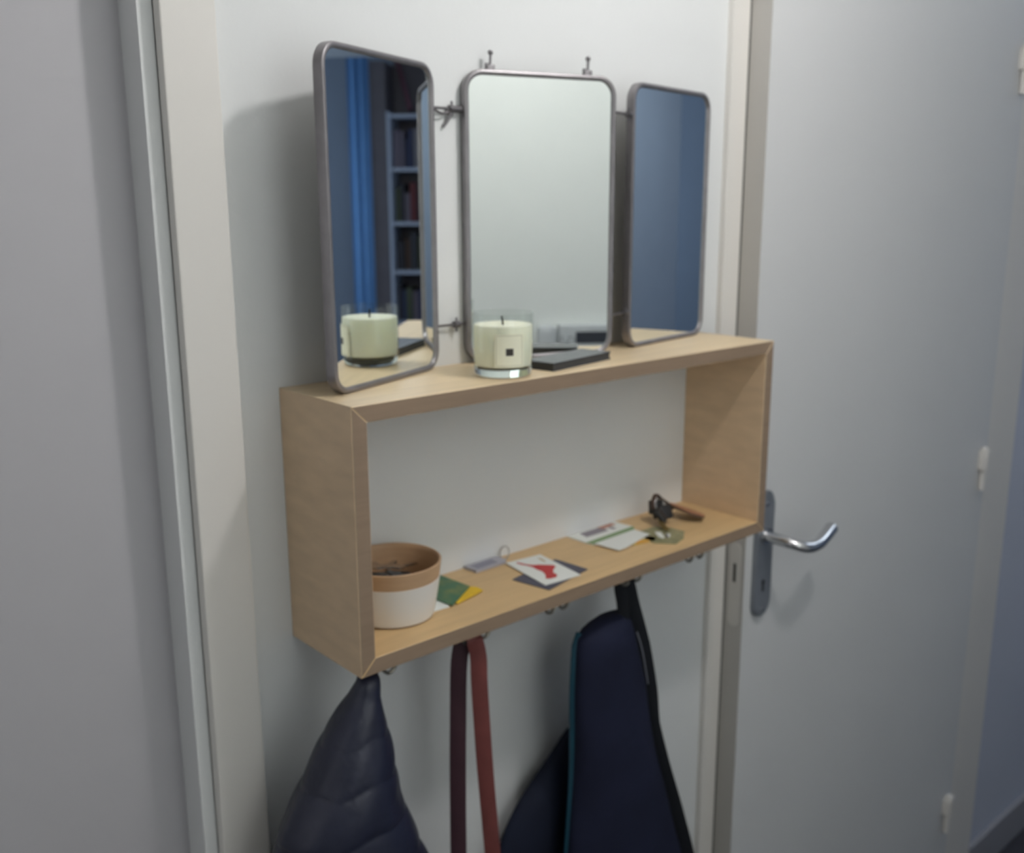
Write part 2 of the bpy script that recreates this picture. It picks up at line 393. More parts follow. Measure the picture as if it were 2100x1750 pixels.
# lock forend on the leaf's free edge (faces -x)
bm = rounded_plate(0.007, 0.029, -0.215, -0.070, -0.0020, -0.0004, r=0.0105)
Me = Matrix.Translation((e0.x, e0.y, 0)) @ Matrix.Rotation(math.atan2(dx.y, dx.x), 4, 'Z') @ Matrix(((0, 1, 0, 0), (1, 0, 0, 0), (0, 0, 1, 0), (0, 0, 0, 1)))
lf = obj('lock_faceplate', bm, mat('painted_faceplate', (0.62, 0.60, 0.56, 1), 0.45), d2, xf=Me)
obj('bolt_slot', box(bmesh.new(), 0.0155, 0.0205, -0.0026, -0.0010, -0.137, -0.105), mat('slot_dark', (0.05, 0.045, 0.04, 1), 0.7), lf, xf=Me)
for zc in (0.735, -0.105, -0.965):
    x0 = L_ - 0.03
    bm = tube(bmesh.new(), [(x0, -0.008, zc-0.045), (x0, -0.008, zc-0.002)], 0.0070, 14); tube(bm, [(x0, -0.008, zc+0.000), (x0, -0.008, zc+0.045)], 0.0098, 14)
    sphere(bm, (x0, -0.008, zc+0.045), 0.0085, 12, 8)
    box(bm, x0-0.013, x0+0.024, -0.013, 0.0, zc+0.001, zc+0.043, bev=0.003)
    hg = obj('hinge', bm, TRIM, d2, autos=40, xf=Mx)

# ceiling lamp of the hall
cl = thing('ceiling_lamp', (LAMP[0], LAMP[1], CZ), 'bare white bulb on the hall ceiling above the shelf', 'lamp')
obj('ceiling_rose', lathe([(0, CZ), (0.045, CZ), (0.045, CZ-0.012), (0.02, CZ-0.028), (0, CZ-0.028)], 24, LAMP[0], LAMP[1]), TRIM, cl, autos=40)
obj('bulb_holder', lathe([(0, CZ-0.026), (0.003, CZ-0.026), (0.003, LAMP[2]+0.085), (0.016, LAMP[2]+0.080), (0.018, LAMP[2]+0.038), (0, LAMP[2]+0.038)], 20, LAMP[0], LAMP[1]), TRIM, cl, autos=40)
obj('bulb', sphere(bmesh.new(), LAMP, 0.045, 28, 16), BULBM, cl, smooth=True)

pl = thing('ceiling_fill_panel', (3.2, -0.65, CZ), 'flat rectangular fill light added on the ceiling near the blue wall', 'lamp')  # unseen panel added to brighten the blue walls down the hall
obj('fill_housing', B(2.78, 3.62, -0.87, -0.43, CZ-0.025, CZ, bev=0.004), TRIM, pl)
obj('diffuser', B(2.80, 3.60, -0.85, -0.45, CZ-0.031, CZ-0.026), PANELM, pl)

# ------------------------------------------------------------------ box shelf
W, H, D, T = 0.70, 0.2829, 0.1409, 0.0178
sh = thing('box_shelf', (W/2, -D/2, 0), 'open birch plywood box shelf mounted on the white wall under the mirrors', 'shelf')
def board(name, quad, m, label=None):
    # quad: four (x, z) corners, depth D; front edge face gets the ply edge material
    bm = bmesh.new()
    fr = [bm.verts.new((x, -D, z)) for x, z in quad]; bk = [bm.verts.new((x, -0.0005, z)) for x, z in quad]
    f = bm.faces.new(fr); f.material_index = 1
    bm.faces.new(bk[::-1])
    for i in range(4): bm.faces.new((fr[i], bk[i], bk[(i+1) % 4], fr[(i+1) % 4]))
    bmesh.ops.bevel(bm, geom=[e for e in bm.edges if abs(e.verts[0].co.y + D) < 1e-6 and abs(e.verts[1].co.y + D) < 1e-6], offset=0.0007, segments=1, affect='EDGES')
    o = obj(name, bm, [m, WEDGE], sh)
    return o
g = 0.00012
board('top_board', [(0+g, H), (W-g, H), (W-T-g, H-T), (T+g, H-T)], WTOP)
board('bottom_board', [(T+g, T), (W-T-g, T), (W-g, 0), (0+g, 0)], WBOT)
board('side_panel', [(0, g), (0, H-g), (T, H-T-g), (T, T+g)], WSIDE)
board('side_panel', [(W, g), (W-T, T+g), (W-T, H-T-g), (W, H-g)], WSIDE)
HY = -0.105
for hx in (0.046, 0.180, 0.311, 0.450, 0.585):
    bm = box(bmesh.new(), hx-0.012, hx+0.012, HY-0.008, HY+0.008, -0.0025, 0.0, bev=0.0006)
    tube(bm, [(hx, HY, -0.001), (hx, HY, -0.010)], 0.0026, 10)
    for s in (-1, 1):
        pp = smoothpath([(hx, HY, -0.008), (hx+s*0.003, HY, -0.018), (hx+s*0.010, HY, -0.0255), (hx+s*0.018, HY, -0.0225), (hx+s*0.0205, HY, -0.014)], 5)
        tube(bm, pp, 0.0021, 8); sphere(bm, (hx+s*0.0207, HY, -0.0125), 0.0034, 10, 8)
    o = obj('double_hook', bm, HOOKM, sh, autos=45)

# ------------------------------------------------------------------ tri-fold mirror
MH = 0.3414
tm = thing('folding_mirror', (0.33, -0.04, H), 'three-panel folding mirror with grey metal frames standing on the shelf top', 'mirror')
def rr_path(w, h, r, n=8):
    pts = []
    for cx, cz, a0 in ((w-r, r, -90), (w-r, h-r, 0), (r, h-r, 90), (r, r, 180)):
        for k in range(n+1):
            a = math.radians(a0 + 90*k/n); pts.append((cx + r*math.cos(a), cz + r*math.sin(a), math.cos(a), math.sin(a)))
    return pts
def panel(cx, cy, az, w, label=None):
    X = Matrix.Translation((cx, cy, H)) @ Matrix.Rotation(math.radians(az), 4, 'Z')
    r = 0.024; path = rr_path(w, MH, r)
    # profile: (inward offset, depth behind the front); a rolled edge
    prof = [(0.0, 0.0025), (0.0008, 0.0008), (0.0026, 0.0), (0.0048, 0.0002), (0.0062, 0.0016), (0.0066, 0.0034), (0.0066, 0.0060), (0.0015, 0.0112), (0.0, 0.0112)]
    bm = bmesh.new(); rings = []
    for (x, z, nx, nz) in path:
        rings.append([bm.verts.new((x - nx*o, y, z - nz*o)) for o, y in prof])
    n = len(path)
    for i in range(n):
        a, b = rings[i], rings[(i+1) % n]
        for k in range(len(prof)): bm.faces.new((a[k], b[k], b[(k+1) % len(prof)], a[(k+1) % len(prof)]))
    fr = obj('mirror_frame', bm, METAL, tm, autos=40, xf=X)
    for nm, yy, y2, off, m in (('mirror_glass', 0.0032, 0.0055, 0.0058, MIRROR), ('back_plate', 0.0060, 0.0106, 0.0012, BACKP)):
        bm = bmesh.new()
        A = [bm.verts.new((x - nx*off, yy, z - nz*off)) for x, z, nx, nz in path]; Bq = [bm.verts.new((x - nx*off, y2, z - nz*off)) for x, z, nx, nz in path]
        bm.faces.new(A); bm.faces.new(Bq[::-1])
        for i in range(n): bm.faces.new((A[i], A[(i+1) % n], Bq[(i+1) % n], Bq[i]))
        obj(nm, bm, m, fr, xf=X)
    return fr, X
CA = -16.81
fL, XL = panel(0.0157, -0.0899, 21.95, 0.2035)
fC, XC = panel(0.2474, -0.0126, CA, 0.2020)
fR, XR = panel(0.4873, -0.0573, 8.97, 0.2015)
fL['label'] = 'left wing frame, turned to face right'; fC['label'] = 'middle panel frame'; fR['label'] = 'right wing frame, turned to face right'
# hinge rods with small wing nuts
def rod(a, b, knob_t, z, big=False):
    bm = bmesh.new(); a = Vector((a[0], a[1], z)); b = Vector((b[0], b[1], z))
    tube(bm, [a, b], 0.0016, 8)
    k = a.lerp(b, knob_t); d = (b-a).normalized()
    tube(bm, [k-d*0.004, k+d*0.004], 0.0042, 12)
    box(bm, k.x-0.001, k.x+0.001, k.y-0.001, k.y+0.001, k.z-0.0085, k.z+0.0085)
    if big:
        tube(bm, [b, b-d*0.012], 0.0040, 10)
        tube(bm, smoothpath([tuple(a), tuple(a.lerp(b, 0.35)+Vector((0, 0, -0.006))), tuple(k)], 5), 0.0014, 8)
        tube(bm, smoothpath([tuple(k), tuple(k+Vector((-0.004, 0.002, -0.012))), tuple(k+Vector((-0.010, 0.004, -0.020)))], 5), 0.0018, 8)
    o = obj('hinge_rod', bm, METALD, tm, autos=45)
rod((0.2035, -0.0085), (0.2490, -0.0060), 0.66, H+0.296, True)
rod((0.2035, -0.0085), (0.2490, -0.0060), 0.70, H+0.049)
rod((0.4420, -0.0655), (0.4885, -0.0520), 0.86, H+0.300)
rod((0.4420, -0.0655), (0.4885, -0.0520), 0.86, H+0.049)
for u in (0.037, 0.166):
    bm = box(bmesh.new(), u-0.005, u+0.005, 0.0075, 0.0112, MH-0.012, MH+0.006, bev=0.0008)
    tube(bm, [(u, 0.0105, MH+0.004), (u+0.0006, 0.0105, MH+0.017)], 0.0017, 8); sphere(bm, (u+0.0006, 0.0105, MH+0.0195), 0.0032, 10, 8)
    box(bm, u-0.0065, u-0.002, 0.0095, 0.0115, MH-0.001, MH+0.008)
    obj('hanging_hook', bm, METALD, tm, autos=45, xf=XC)

# ------------------------------------------------------------------ candle on the shelf top
cx, cy = 0.2307, -0.0974
cd = thing('candle', (cx, cy, H), 'cream wax candle in a clear glass tumbler beside the black notebook', 'candle')
R0 = 0.0345; z0 = H
gl = lathe([(0, z0), (0.029, z0), (0.0318, z0+0.0015), (0.0330, z0+0.006), (0.0334, z0+0.0098), (0, z0+0.0098)], 64, cx, cy)
obj('glass_base', gl, GLASS, cd, autos=60)
gl = lathe([(0.0335, z0+0.0101), (R0, z0+0.022), (R0+0.0003, z0+0.0700), (R0-0.0004, z0+0.0712), (R0-0.0012, z0+0.0700), (R0-0.0012, z0+0.022), (0.0323, z0+0.0101)], 64, cx, cy, closed=True)
obj('glass_tumbler', gl, THING, cd, autos=60)
wz = z0+0.0580
obj('wax', lathe([(0, z0+0.0104), (0.0268, z0+0.0104), (0.0316, z0+0.0122), (R0-0.0015, z0+0.0222), (R0-0.0014, wz-0.001), (R0-0.0022, wz), (0.020, wz-0.0010), (0.006, wz-0.0016), (0, wz-0.0014)], 64, cx, cy), WAX, cd, autos=60)
obj('wick', tube(bmesh.new(), smoothpath([(cx, cy, wz-0.003), (cx-0.0006, cy, wz+0.004), (cx-0.0016, cy+0.0005, wz+0.0085)], 4), 0.0011, 8), WICK, cd)
def patch(a0, a1, za, zb, rad, th=0.0002, n=14):
    bm = bmesh.new(); cols = []
    for k in range(n+1):
        a = math.radians(a0 + (a1-a0)*k/n); c, s = math.cos(a), math.sin(a)
        cols.append([bm.verts.new((cx + rr*c, cy + rr*s, z)) for rr, z in ((rad, za), (rad+th, za), (rad+th, zb), (rad, zb))])
    for A, Bq in zip(cols, cols[1:]):
        for k in range(4): bm.faces.new((A[k], Bq[k], Bq[(k+1) % 4], A[(k+1) % 4]))
    bm.faces.new(cols[0][::-1]); bm.faces.new(cols[-1]); return bm
ac = math.degrees(math.atan2(-0.839, -0.724)) + 12.0
lb = obj('candle_label', patch(ac-28, ac+28, z0+0.0130, z0+0.0500, R0+0.0004), LABELM, cd, smooth=False)
bm = bmesh.new()
for a0, a1, za, zb in ((ac-25, ac+25, z0+0.0480, z0+0.0486), (ac-25, ac+25, z0+0.0146, z0+0.0152), (ac-25, ac-24, z0+0.0146, z0+0.0486), (ac+24, ac+25, z0+0.0146, z0+0.0486)):
    t_ = patch(a0, a1, za, zb, R0+0.0006, 0.0001); me_ = bpy.data.meshes.new('tmp'); t_.to_mesh(me_); bm.from_mesh(me_); t_.free(); bpy.data.meshes.remove(me_)
obj('label_border', bm, LABELB, lb)
obj('label_emblem', patch(ac-7, ac+7, z0+0.0262, z0+0.0342, R0+0.0006, 0.0001, 6), EMBLEM, lb)

# black notebook beside it
ang = math.atan2(0.021, 0.1195); ca, sa = math.cos(ang), math.sin(ang)
F_ = Vector((0.2855, -0.1228))
def NB(u, v): return (F_.x + u*ca - v*sa, F_.y + u*sa + v*ca)
nb = thing('notebook', (0.34, -0.1, H), 'thin black notebook lying flat in front of the middle mirror', 'notebook')
obj('back_cover', PR([NB(0, 0), NB(0.120, 0), NB(0.120, 0.044), NB(0, 0.044)], H, H+0.0016), BLACK, nb)
obj('pages', PR([NB(0.001, 0.001), NB(0.119, 0.001), NB(0.119, 0.0435), NB(0.001, 0.0435)], H+0.0016, H+0.0080), PAGES, nb)
obj('front_cover', PR([NB(0, 0), NB(0.120, 0), NB(0.120, 0.044), NB(0, 0.044)], H+0.0080, H+0.0097), BLACK, nb)

# ------------------------------------------------------------------ bowl with keys on the bottom board
bx, by = 0.0966, -0.0595
bw = thing('bowl', (bx, by, T), 'round wooden bowl with a white painted lower band inside the shelf', 'bowl')
zt = T+0.066
def rad(z): # outer radius
    t = (z-T)/0.066; return 0.044 + (0.0555-0.044)*(t**0.75)
zb = T+0.047
prof = [(0, T+0.0006), (0.040, T+0.0006), (rad(T+0.003), T+0.003)] + [(rad(T+0.003+(0.063-0.003)*k/8), T+0.003+(0.063-0.003)*k/8) for k in range(1, 9)] + \
       [(0.0553, zt-0.0008), (0.0540, zt), (0.0527, zt-0.0008)] + [(rad(T+0.060-(0.052)*k/8)-0.0030, T+0.060-(0.052)*k/8) for k in range(0, 9)] + [(0.035, T+0.006), (0, T+0.006)]
obj('bowl_shell', lathe(prof, 64, bx, by), BOWLW, bw, autos=50)
prof = [(rad(T+0.002+(zb-T-0.002)*k/8)+0.0001, T+0.002+(zb-T-0.002)*k/8) for k in range(9)]
prof = prof + [(r-0.0+0.0007, z) for r, z in prof[::-1]]
obj('white_band', lathe(prof, 64, bx, by, closed=True), BOWLP, bw, autos=50)
kb = thing('key_ring', (bx, by, T+0.006), 'bunch of black and silver keys lying in the wooden bowl', 'keys')
for (kx, ky, a, m) in ((0.094, -0.052, 20, BLKPL), (0.082, -0.044, 65, BLKPL), (0.106, -0.062, -15, BLKPL)):
    X = Matrix.Translation((kx, ky, T+0.042)) @ Matrix.Rotation(math.radians(a), 4, 'Z') @ Matrix.Rotation(math.radians(14), 4, 'Y')
    obj('key_head', box(bmesh.new(), -0.016, 0.014, -0.010, 0.010, -0.005, 0.005, bev=0.003), m, kb, xf=X, smooth=True)
for (kx, ky, a) in ((0.104, -0.040, 40), (0.112, -0.048, 10), (0.096, -0.034, 75)):
    X = Matrix.Translation((kx, ky, T+0.0490)) @ Matrix.Rotation(math.radians(a), 4, 'Z') @ Matrix.Rotation(math.radians(8), 4, 'Y')
    bm = tube(bmesh.new(), [(0, 0, -0.001), (0, 0, 0.0012)], 0.0085, 16); box(bm, 0.006, 0.030, -0.0025, 0.0025, -0.001, 0.0012)
    for k in range(4): box(bm, 0.012+0.004*k, 0.014+0.004*k, -0.0042+0.0008*(k % 2), -0.0024, -0.001, 0.0012)
    obj('key', bm, STEEL, kb, xf=X)
# cards and key rings along the bottom board
def card(name, poly, z, th, m, label, cat, group=None, bow=0.0):
    P3 = poly
    o = obj(name, PR(P3, z, z+th), m); return tag(o, label, cat, group)
Z = T + 0.0001
card('white_card', [(0.1535, -0.0890), (0.1285, -0.0872), (0.1375, -0.045), (0.178, -0.052)], Z+0.0004, 0.0006, PAPER, 'white card corner sticking out under the green card by the bowl', 'card')
card('yellow_card', [(0.165, -0.0895), (0.172, -0.050), (0.205, -0.052), (0.215, -0.0652), (0.2135, -0.0780)], Z+0.0012, 0.0006, YELLOW, 'bright yellow card half under the green photo card', 'card')
gc = card('photo_card', [(0.2041, -0.0046, 0.0), (0.2084, -0.0593, 0.0), (0.1561, -0.0914, 0.0), (0.1515, -0.0370, 0.0)], Z+0.0022, 0.0006, LEAFY, 'small green foliage photo card leaning out behind the wooden bowl', 'card')
# grey key tag with ring
kt = thing('key_tag', (0.27, -0.012, T), 'small grey plastic key tag with a metal ring by the wall', 'key tag')
obj('tag_body', PR([(0.2440, -0.0030), (0.2462, -0.0256), (0.2965, -0.0240), (0.3010, -0.0195), (0.3010, -0.0050), (0.2970, -0.0020)], Z, Z+0.0035), GREYPL, kt)
obj('tag_insert', PR([(0.2500, -0.0075), (0.2515, -0.0215), (0.2860, -0.0205), (0.2870, -0.0060)], Z+0.0035, Z+0.0038), GREYIN, kt)
bm = bmesh.new(); pts = [(0.3040 + 0.0030*math.sin(a), -0.0125 + 0.0085*math.cos(a), Z+0.0095 + 0.0085*math.sin(a)) for a in [2*math.pi*k/24 for k in range(25)]]
obj('split_ring', tube(bm, pts, 0.0009, 8, cap=False), STEEL, kt, smooth=True)
# dark card under the white card with a red figure
card('dark_card', [(0.2642, -0.0729), (0.2749, -0.1284), (0.3598, -0.1105), (0.3545, -0.0564)], Z+0.0002, 0.0006, DARKC, 'slate grey card beneath the white card with a red shape', 'card')
wc = thing('printed_card', (0.315, -0.07, T), 'white card printed with a red shape, lying on the dark card', 'card')
obj('card_stock', PR([(0.2943, -0.0262), (0.3493, -0.0325), (0.3365, -0.1210), (0.2802, -0.1158)], Z+0.0012, Z+0.0020), PAPER, wc)
redp = [(0.3040, -0.0355), (0.3070, -0.0350), (0.3105, -0.0480), (0.3150, -0.0560), (0.3220, -0.0600), (0.3345, -0.0735), (0.3335, -0.0790), (0.3220, -0.0860), (0.3160, -0.0930), (0.3150, -0.1010), (0.3080, -0.1065), (0.2990, -0.1050), (0.2950, -0.1010), (0.3000, -0.0960), (0.3050, -0.0890), (0.3085, -0.0800), (0.3080, -0.0700), (0.3095, -0.0620), (0.3085, -0.0540), (0.3050, -0.0450)]
obj('red_shape', PR(redp, Z+0.0020, Z+0.00215), RED, wc)
obj('tan_mark', PR([(0.3373, -0.0395), (0.3400, -0.0440), (0.3370, -0.0560), (0.3340, -0.0590), (0.3345, -0.0520), (0.3360, -0.0460)], Z+0.0020, Z+0.00215), GOLDP, wc)
# leaflet by the wall
lf1 = thing('leaflet', (0.48, -0.03, T), 'pale green and white leaflet lying against the wall behind the papers', 'leaflet')
obj('sheet', PR([(0.4289, -0.0015), (0.4287, -0.0407), (0.4322, -0.0525), (0.4560, -0.0560), (0.5184, -0.0500), (0.5300, -0.0347), (0.5259, -0.0015)], Z, Z+0.0012), PAPER, lf1)
obj('green_band', PR([(0.4287, -0.0395), (0.4322, -0.0524), (0.4560, -0.0558), (0.5184, -0.0499), (0.5300, -0.0347), (0.5000, -0.0360)], Z+0.0012, Z+0.0014), GREENP, lf1)
obj('mauve_picture', PR([(0.4500, -0.0060), (0.4460, -0.0240), (0.4900, -0.0240), (0.4940, -0.0060)], Z+0.0012, Z+0.0014), PURP, lf1)
obj('brick_picture', PR([(0.4860, -0.0050), (0.4900, -0.0150), (0.5180, -0.0130), (0.5160, -0.0040)], Z+0.0014, Z+0.0016), REDDISH, lf1)
obj('mauve_picture', PR([(0.4980, -0.0150), (0.4990, -0.0250), (0.5060, -0.0250), (0.5050, -0.0150)], Z+0.0012, Z+0.0014), PURP, lf1)
tk = thing('ticket', (0.49, -0.085, T), 'small amber and yellow ticket showing under the white slip', 'ticket')
obj('ticket_stock', PR([(0.4640, -0.0820), (0.4720, -0.0900), (0.5090, -0.0955), (0.5190, -0.0860), (0.5100, -0.0700)], Z+0.0004, Z+0.0010), mat('pale_yellow', (0.62, 0.50, 0.18, 1), 0.6), tk)
obj('amber_patch', PR([(0.4740, -0.0900), (0.4958, -0.0935), (0.5034, -0.0890), (0.4884, -0.0782)], Z+0.0010, Z+0.0012), ORANGE, tk)
card('paper_slip', [(0.4322, -0.0519), (0.4377, -0.0925), (0.4520, -0.0915), (0.5181, -0.0763), (0.5184, -0.0479)], Z+0.0018, 0.0008, PAPER, 'blank white slip of paper in front of the green banded leaflet', 'paper')
oc = thing('olive_card', (0.53, -0.09, T), 'crumpled olive green photo card in front of the black key bunch', 'card')
obj('card_stock', PR([(0.5160, -0.0560), (0.5520, -0.0560), (0.5640, -0.0700), (0.5680, -0.0980), (0.5440, -0.1160), (0.5180, -0.1240), (0.4990, -0.1000), (0.5030, -0.0760)], Z, Z+0.0010), OLIVE, oc)
obj('white_patch', PR([(0.5340, -0.0720), (0.5400, -0.0780), (0.5270, -0.0960), (0.5210, -0.0990), (0.5220, -0.0900)], Z+0.0010, Z+0.0013), PAPER, oc)
obj('white_patch', PR([(0.5400, -0.0880), (0.5440, -0.0920), (0.5330, -0.1010), (0.5300, -0.0980)], Z+0.0010, Z+0.0013), PAPER, oc)
obj('dark_patch', PR([(0.5360, -0.0900), (0.5385, -0.0930), (0.5290, -0.1010), (0.5270, -0.0990)], Z+0.0013, Z+0.0015), DARKC, oc)
# black key bunch with leather fob
kk = thing('key_bunch', (0.58, -0.05, T), 'bunch of black keys with an oval tan leather fob near the right side panel', 'keys')
for (kx, ky, kz, ax, ay, az) in ((0.570, -0.044, 0.017, 70, 0, 20), (0.577, -0.056, 0.0165, 62, 10, -20), (0.566, -0.058, 0.0150, 50, -15, 40), (0.584, -0.047, 0.0145, 40, 10, 60), (0.575, -0.038, 0.020, 80, 5, -35)):
    X = Matrix.Translation((kx, ky, T+kz)) @ Matrix.Rotation(math.radians(az), 4, 'Z') @ Matrix.Rotation(math.radians(ax), 4, 'X') @ Matrix.Rotation(math.radians(ay), 4, 'Y')
    obj('key_head', box(bmesh.new(), -0.0105, 0.0105, -0.009, 0.012, -0.0035, 0.0035, bev=0.0025), BLKPL, kk, xf=X, smooth=True)
X = Matrix.Translation((0.558, -0.061, T+0.0095)) @ Matrix.Rotation(math.radians(-115), 4, 'Z') @ Matrix.Rotation(math.radians(10), 4, 'Y')
bm = box(bmesh.new(), 0.0, 0.026, -0.0028, 0.0028, -0.001, 0.001)
for k in range(4): box(bm, 0.008+0.004*k, 0.010+0.004*k, -0.0045, -0.0027, -0.001, 0.001)
obj('key_blade', bm, BRASS, kk, xf=X)
X = Matrix.Translation((0.572, -0.048, T+0.028)) @ Matrix.Rotation(math.radians(70), 4, 'X')
bm = bmesh.new(); tube(bm, [(0.0095*math.cos(a), 0.0095*math.sin(a), 0) for a in [2*math.pi*k/24 for k in range(25)]], 0.0012, 8, cap=False)
obj('split_ring', bm, STEEL, kk, xf=X, smooth=True)
arch = smoothpath([(0.5590, -0.047, T+0.024), (0.5600, -0.046, T+0.036), (0.5665, -0.045, T+0.0440), (0.5760, -0.045, T+0.0370), (0.5880, -0.044, T+0.0290), (0.6000, -0.043, T+0.0210), (0.6080, -0.043, T+0.0130)], 6)
obj('leather_cord', ribbon(bmesh.new(), arch, (0.2, -1, 0.2), 0.0065, 0.0022), DLEATH, kk, smooth=True)
# fob: teardrop outline, near end raised
def drop(n=36):
    out = []
    for k in range(n):
        a = 2*math.pi*k/n; r = 1.0
        u = 0.029*math.cos(a); v = 0.0165*math.sin(a)*(1.0+0.25*math.cos(a)); out.append((u, v))
    return out
XF = Matrix.Translation((0.6200, -0.0590, T+0.0125)) @ Matrix.Rotation(math.radians(-80), 4, 'Z') @ Matrix.Rotation(math.radians(9), 4, 'Y') @ Matrix.Rotation(math.radians(-16), 4, 'X')
bm = PR(drop(), 0.0002, 0.0018); fo = obj('leather_fob', bm, LEATHER, kk, xf=XF)
obj('fob_shade', PR([(u*1.02, v*1.04) for u, v in drop()], -0.0026, 0.0), DLEATH, fo, xf=XF)  # shaded underside of the fob, put in as a darker layer

# ------------------------------------------------------------------ things hanging from the hooks
# navy quilted jacket on the first hook
rows = [[0.0250, -0.110, -0.0120, 0.0100, 0.008], [0.0238, -0.115, -0.0180, 0.0125, 0.011], [0.0198, -0.112, -0.0355, 0.0174, 0.018], [0.0138, -0.11, -0.0551, 0.0255, 0.026], [0.0083, -0.108, -0.0842, 0.038, 0.035], [0.0044, -0.106, -0.1095, 0.046, 0.042],
        [-0.0004, -0.104, -0.1347, 0.0553, 0.048], [-0.0046, -0.102, -0.1591, 0.0633, 0.052], [-0.0050, -0.1, -0.1795, 0.0725, 0.055], [-0.0015, -0.098, -0.2249, 0.0850, 0.06],
        [0.0070, -0.095, -0.2928, 0.0980, 0.065], [0.007, -0.092, -0.3825, 0.1080, 0.068], [0.005, -0.09, -0.5043, 0.1120, 0.07], [0.005, -0.09, -0.62, 0.112, 0.07]]
seams = [-0.040, -0.078, -0.124, -0.181, -0.238, -0.297, -0.356, -0.415, -0.474, -0.533, -0.592]
def quilt(th, z):
    zz = z + 0.003*math.sin(th*2+0.8) + 0.0025*math.sin(th*5)
    for s0, s1 in zip([0.0]+seams, seams+[-0.66]):
        if s1 <= zz <= s0:
            t = (s0-zz)/(s0-s1)
            return 0.970 + 0.070*abs(math.sin(math.pi*t))**0.35 + 0.012*math.sin(th*4 + z*38 + 1.0)*math.sin(math.pi*t) + 0.006*math.sin(th*9 - z*70)
    return 1.0
jk = thing('jacket', (0.01, -0.105, -0.62), 'dark navy quilted jacket hanging from the leftmost hook', 'jacket')
obj('jacket_body', loft(interp_rows(rows, 230), 110, quilt), NAVY, jk, smooth=True)
obj('hanging_loop', ribbon(bmesh.new(), smoothpath([(0.0275, -0.113, -0.030), (0.0275, -0.109, -0.0150), (0.0300, -0.105, -0.0125), (0.0290, -0.101, -0.0170), (0.0275, -0.101, -0.030)], 5), (1, 0, 0), 0.006, 0.0012), WEB, jk, smooth=True)

# red brown bag strap on the second hook
bg = thing('shoulder_bag', (0.18, -0.10, -0.87), 'reddish brown leather bag hanging by its long strap from the second hook', 'bag')
left = smoothpath([(0.1690, -0.0970, -0.0170), (0.1610, -0.0960, -0.050), (0.1585, -0.0955, -0.120), (0.1570, -0.095, -0.200), (0.1560, -0.095, -0.300), (0.156, -0.095, -0.45), (0.156, -0.095, -0.66)], 6)
rgt = smoothpath([(0.1690, -0.1150, -0.0170), (0.1735, -0.1165, -0.040), (0.1750, -0.1160, -0.075), (0.1800, -0.115, -0.145), (0.1850, -0.115, -0.212), (0.1940, -0.115, -0.315), (0.204, -0.113, -0.43), (0.215, -0.108, -0.66)], 6)
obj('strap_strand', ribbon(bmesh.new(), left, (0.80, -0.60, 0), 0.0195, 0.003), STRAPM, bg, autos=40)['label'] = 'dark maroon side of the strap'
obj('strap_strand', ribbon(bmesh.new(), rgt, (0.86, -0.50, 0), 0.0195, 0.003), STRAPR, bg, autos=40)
obj('strap_fold', ribbon(bmesh.new(), smoothpath([(0.1690, -0.0965, -0.0185), (0.1680, -0.0985, -0.0125), (0.1670, -0.105, -0.0095), (0.1680, -0.1120, -0.0125), (0.1690, -0.1155, -0.0185)], 5), (0.9, -0.2, 0), 0.019, 0.003), STRAPR, bg, autos=40)
obj('bag_body', loft(interp_rows([[0.184, -0.10, -0.655, 0.05, 0.012], [0.184, -0.095, -0.67, 0.075, 0.03], [0.184, -0.085, -0.74, 0.085, 0.045], [0.184, -0.085, -0.84, 0.09, 0.05], [0.184, -0.085, -0.87, 0.085, 0.045]], 40), 48, pw=3.2), STRAPR, bg, smooth=True)

# navy rucksack with teal piping on the fourth hook
bp = thing('rucksack', (0.45, -0.09, -0.75), 'dark navy rucksack with teal piping hanging from the fourth hook', 'bag')
body = [[0.4242, -0.09, -0.0690, 0.0260, 0.01], [0.4150, -0.093, -0.0760, 0.0400, 0.018], [0.4100, -0.095, -0.0850, 0.0480, 0.023], [0.412, -0.097, -0.1248, 0.0560, 0.026], [0.4195, -0.097, -0.1776, 0.0655, 0.028], [0.4251, -0.097, -0.2235, 0.0695, 0.03], [0.4332, -0.097, -0.2876, 0.0777, 0.032], [0.4428, -0.097, -0.3607, 0.0928, 0.034], [0.4519, -0.097, -0.4438, 0.1096, 0.036], [0.463, -0.097, -0.5471, 0.1323, 0.038], [0.463, -0.097, -0.708, 0.1350, 0.04]]
pouch = [[0.4346, -0.032, -0.26, 0.0338, 0.01], [0.4237, -0.032, -0.2938, 0.0589, 0.018], [0.4146, -0.032, -0.3158, 0.0776, 0.022], [0.4026, -0.033, -0.3408, 0.0949, 0.026], [0.3921, -0.033, -0.3716, 0.1081, 0.028], [0.387, -0.033, -0.4009, 0.1164, 0.029], [0.3858, -0.033, -0.4305, 0.1204, 0.029], [0.3873, -0.033, -0.4795, 0.1205, 0.029], [0.3975, -0.033, -0.5589, 0.1086, 0.027], [0.4147, -0.032, -0.6369, 0.0704, 0.02]]
br = interp_rows(body, 120)
obj('main_panel', loft(br, 64, lambda th, z: 1+0.012*math.sin(th*5+z*20)), NAVYC, bp, smooth=True)
obj('side_pouch', loft(interp_rows(pouch, 90), 64, lambda th, z: 1+0.015*math.sin(th*6+z*30)), NAVYD, bp, smooth=True)
vd = Vector((0.74, 0.67))
pts = []
for r in br[2:]:
    n = Vector((-vd.y, vd.x)); k = math.sqrt((r[3]*n.x)**2 + (r[4]*n.y)**2)
    sx, sy = r[3]**2*n.x/k, r[4]**2*n.y/k
    pts.append((r[0]+sx-0.004*vd.x, r[1]+sy-0.005*vd.y, r[2]))
obj('teal_piping', tube(bmesh.new(), pts[::3], 0.0054, 10), TEAL, bp, smooth=True)
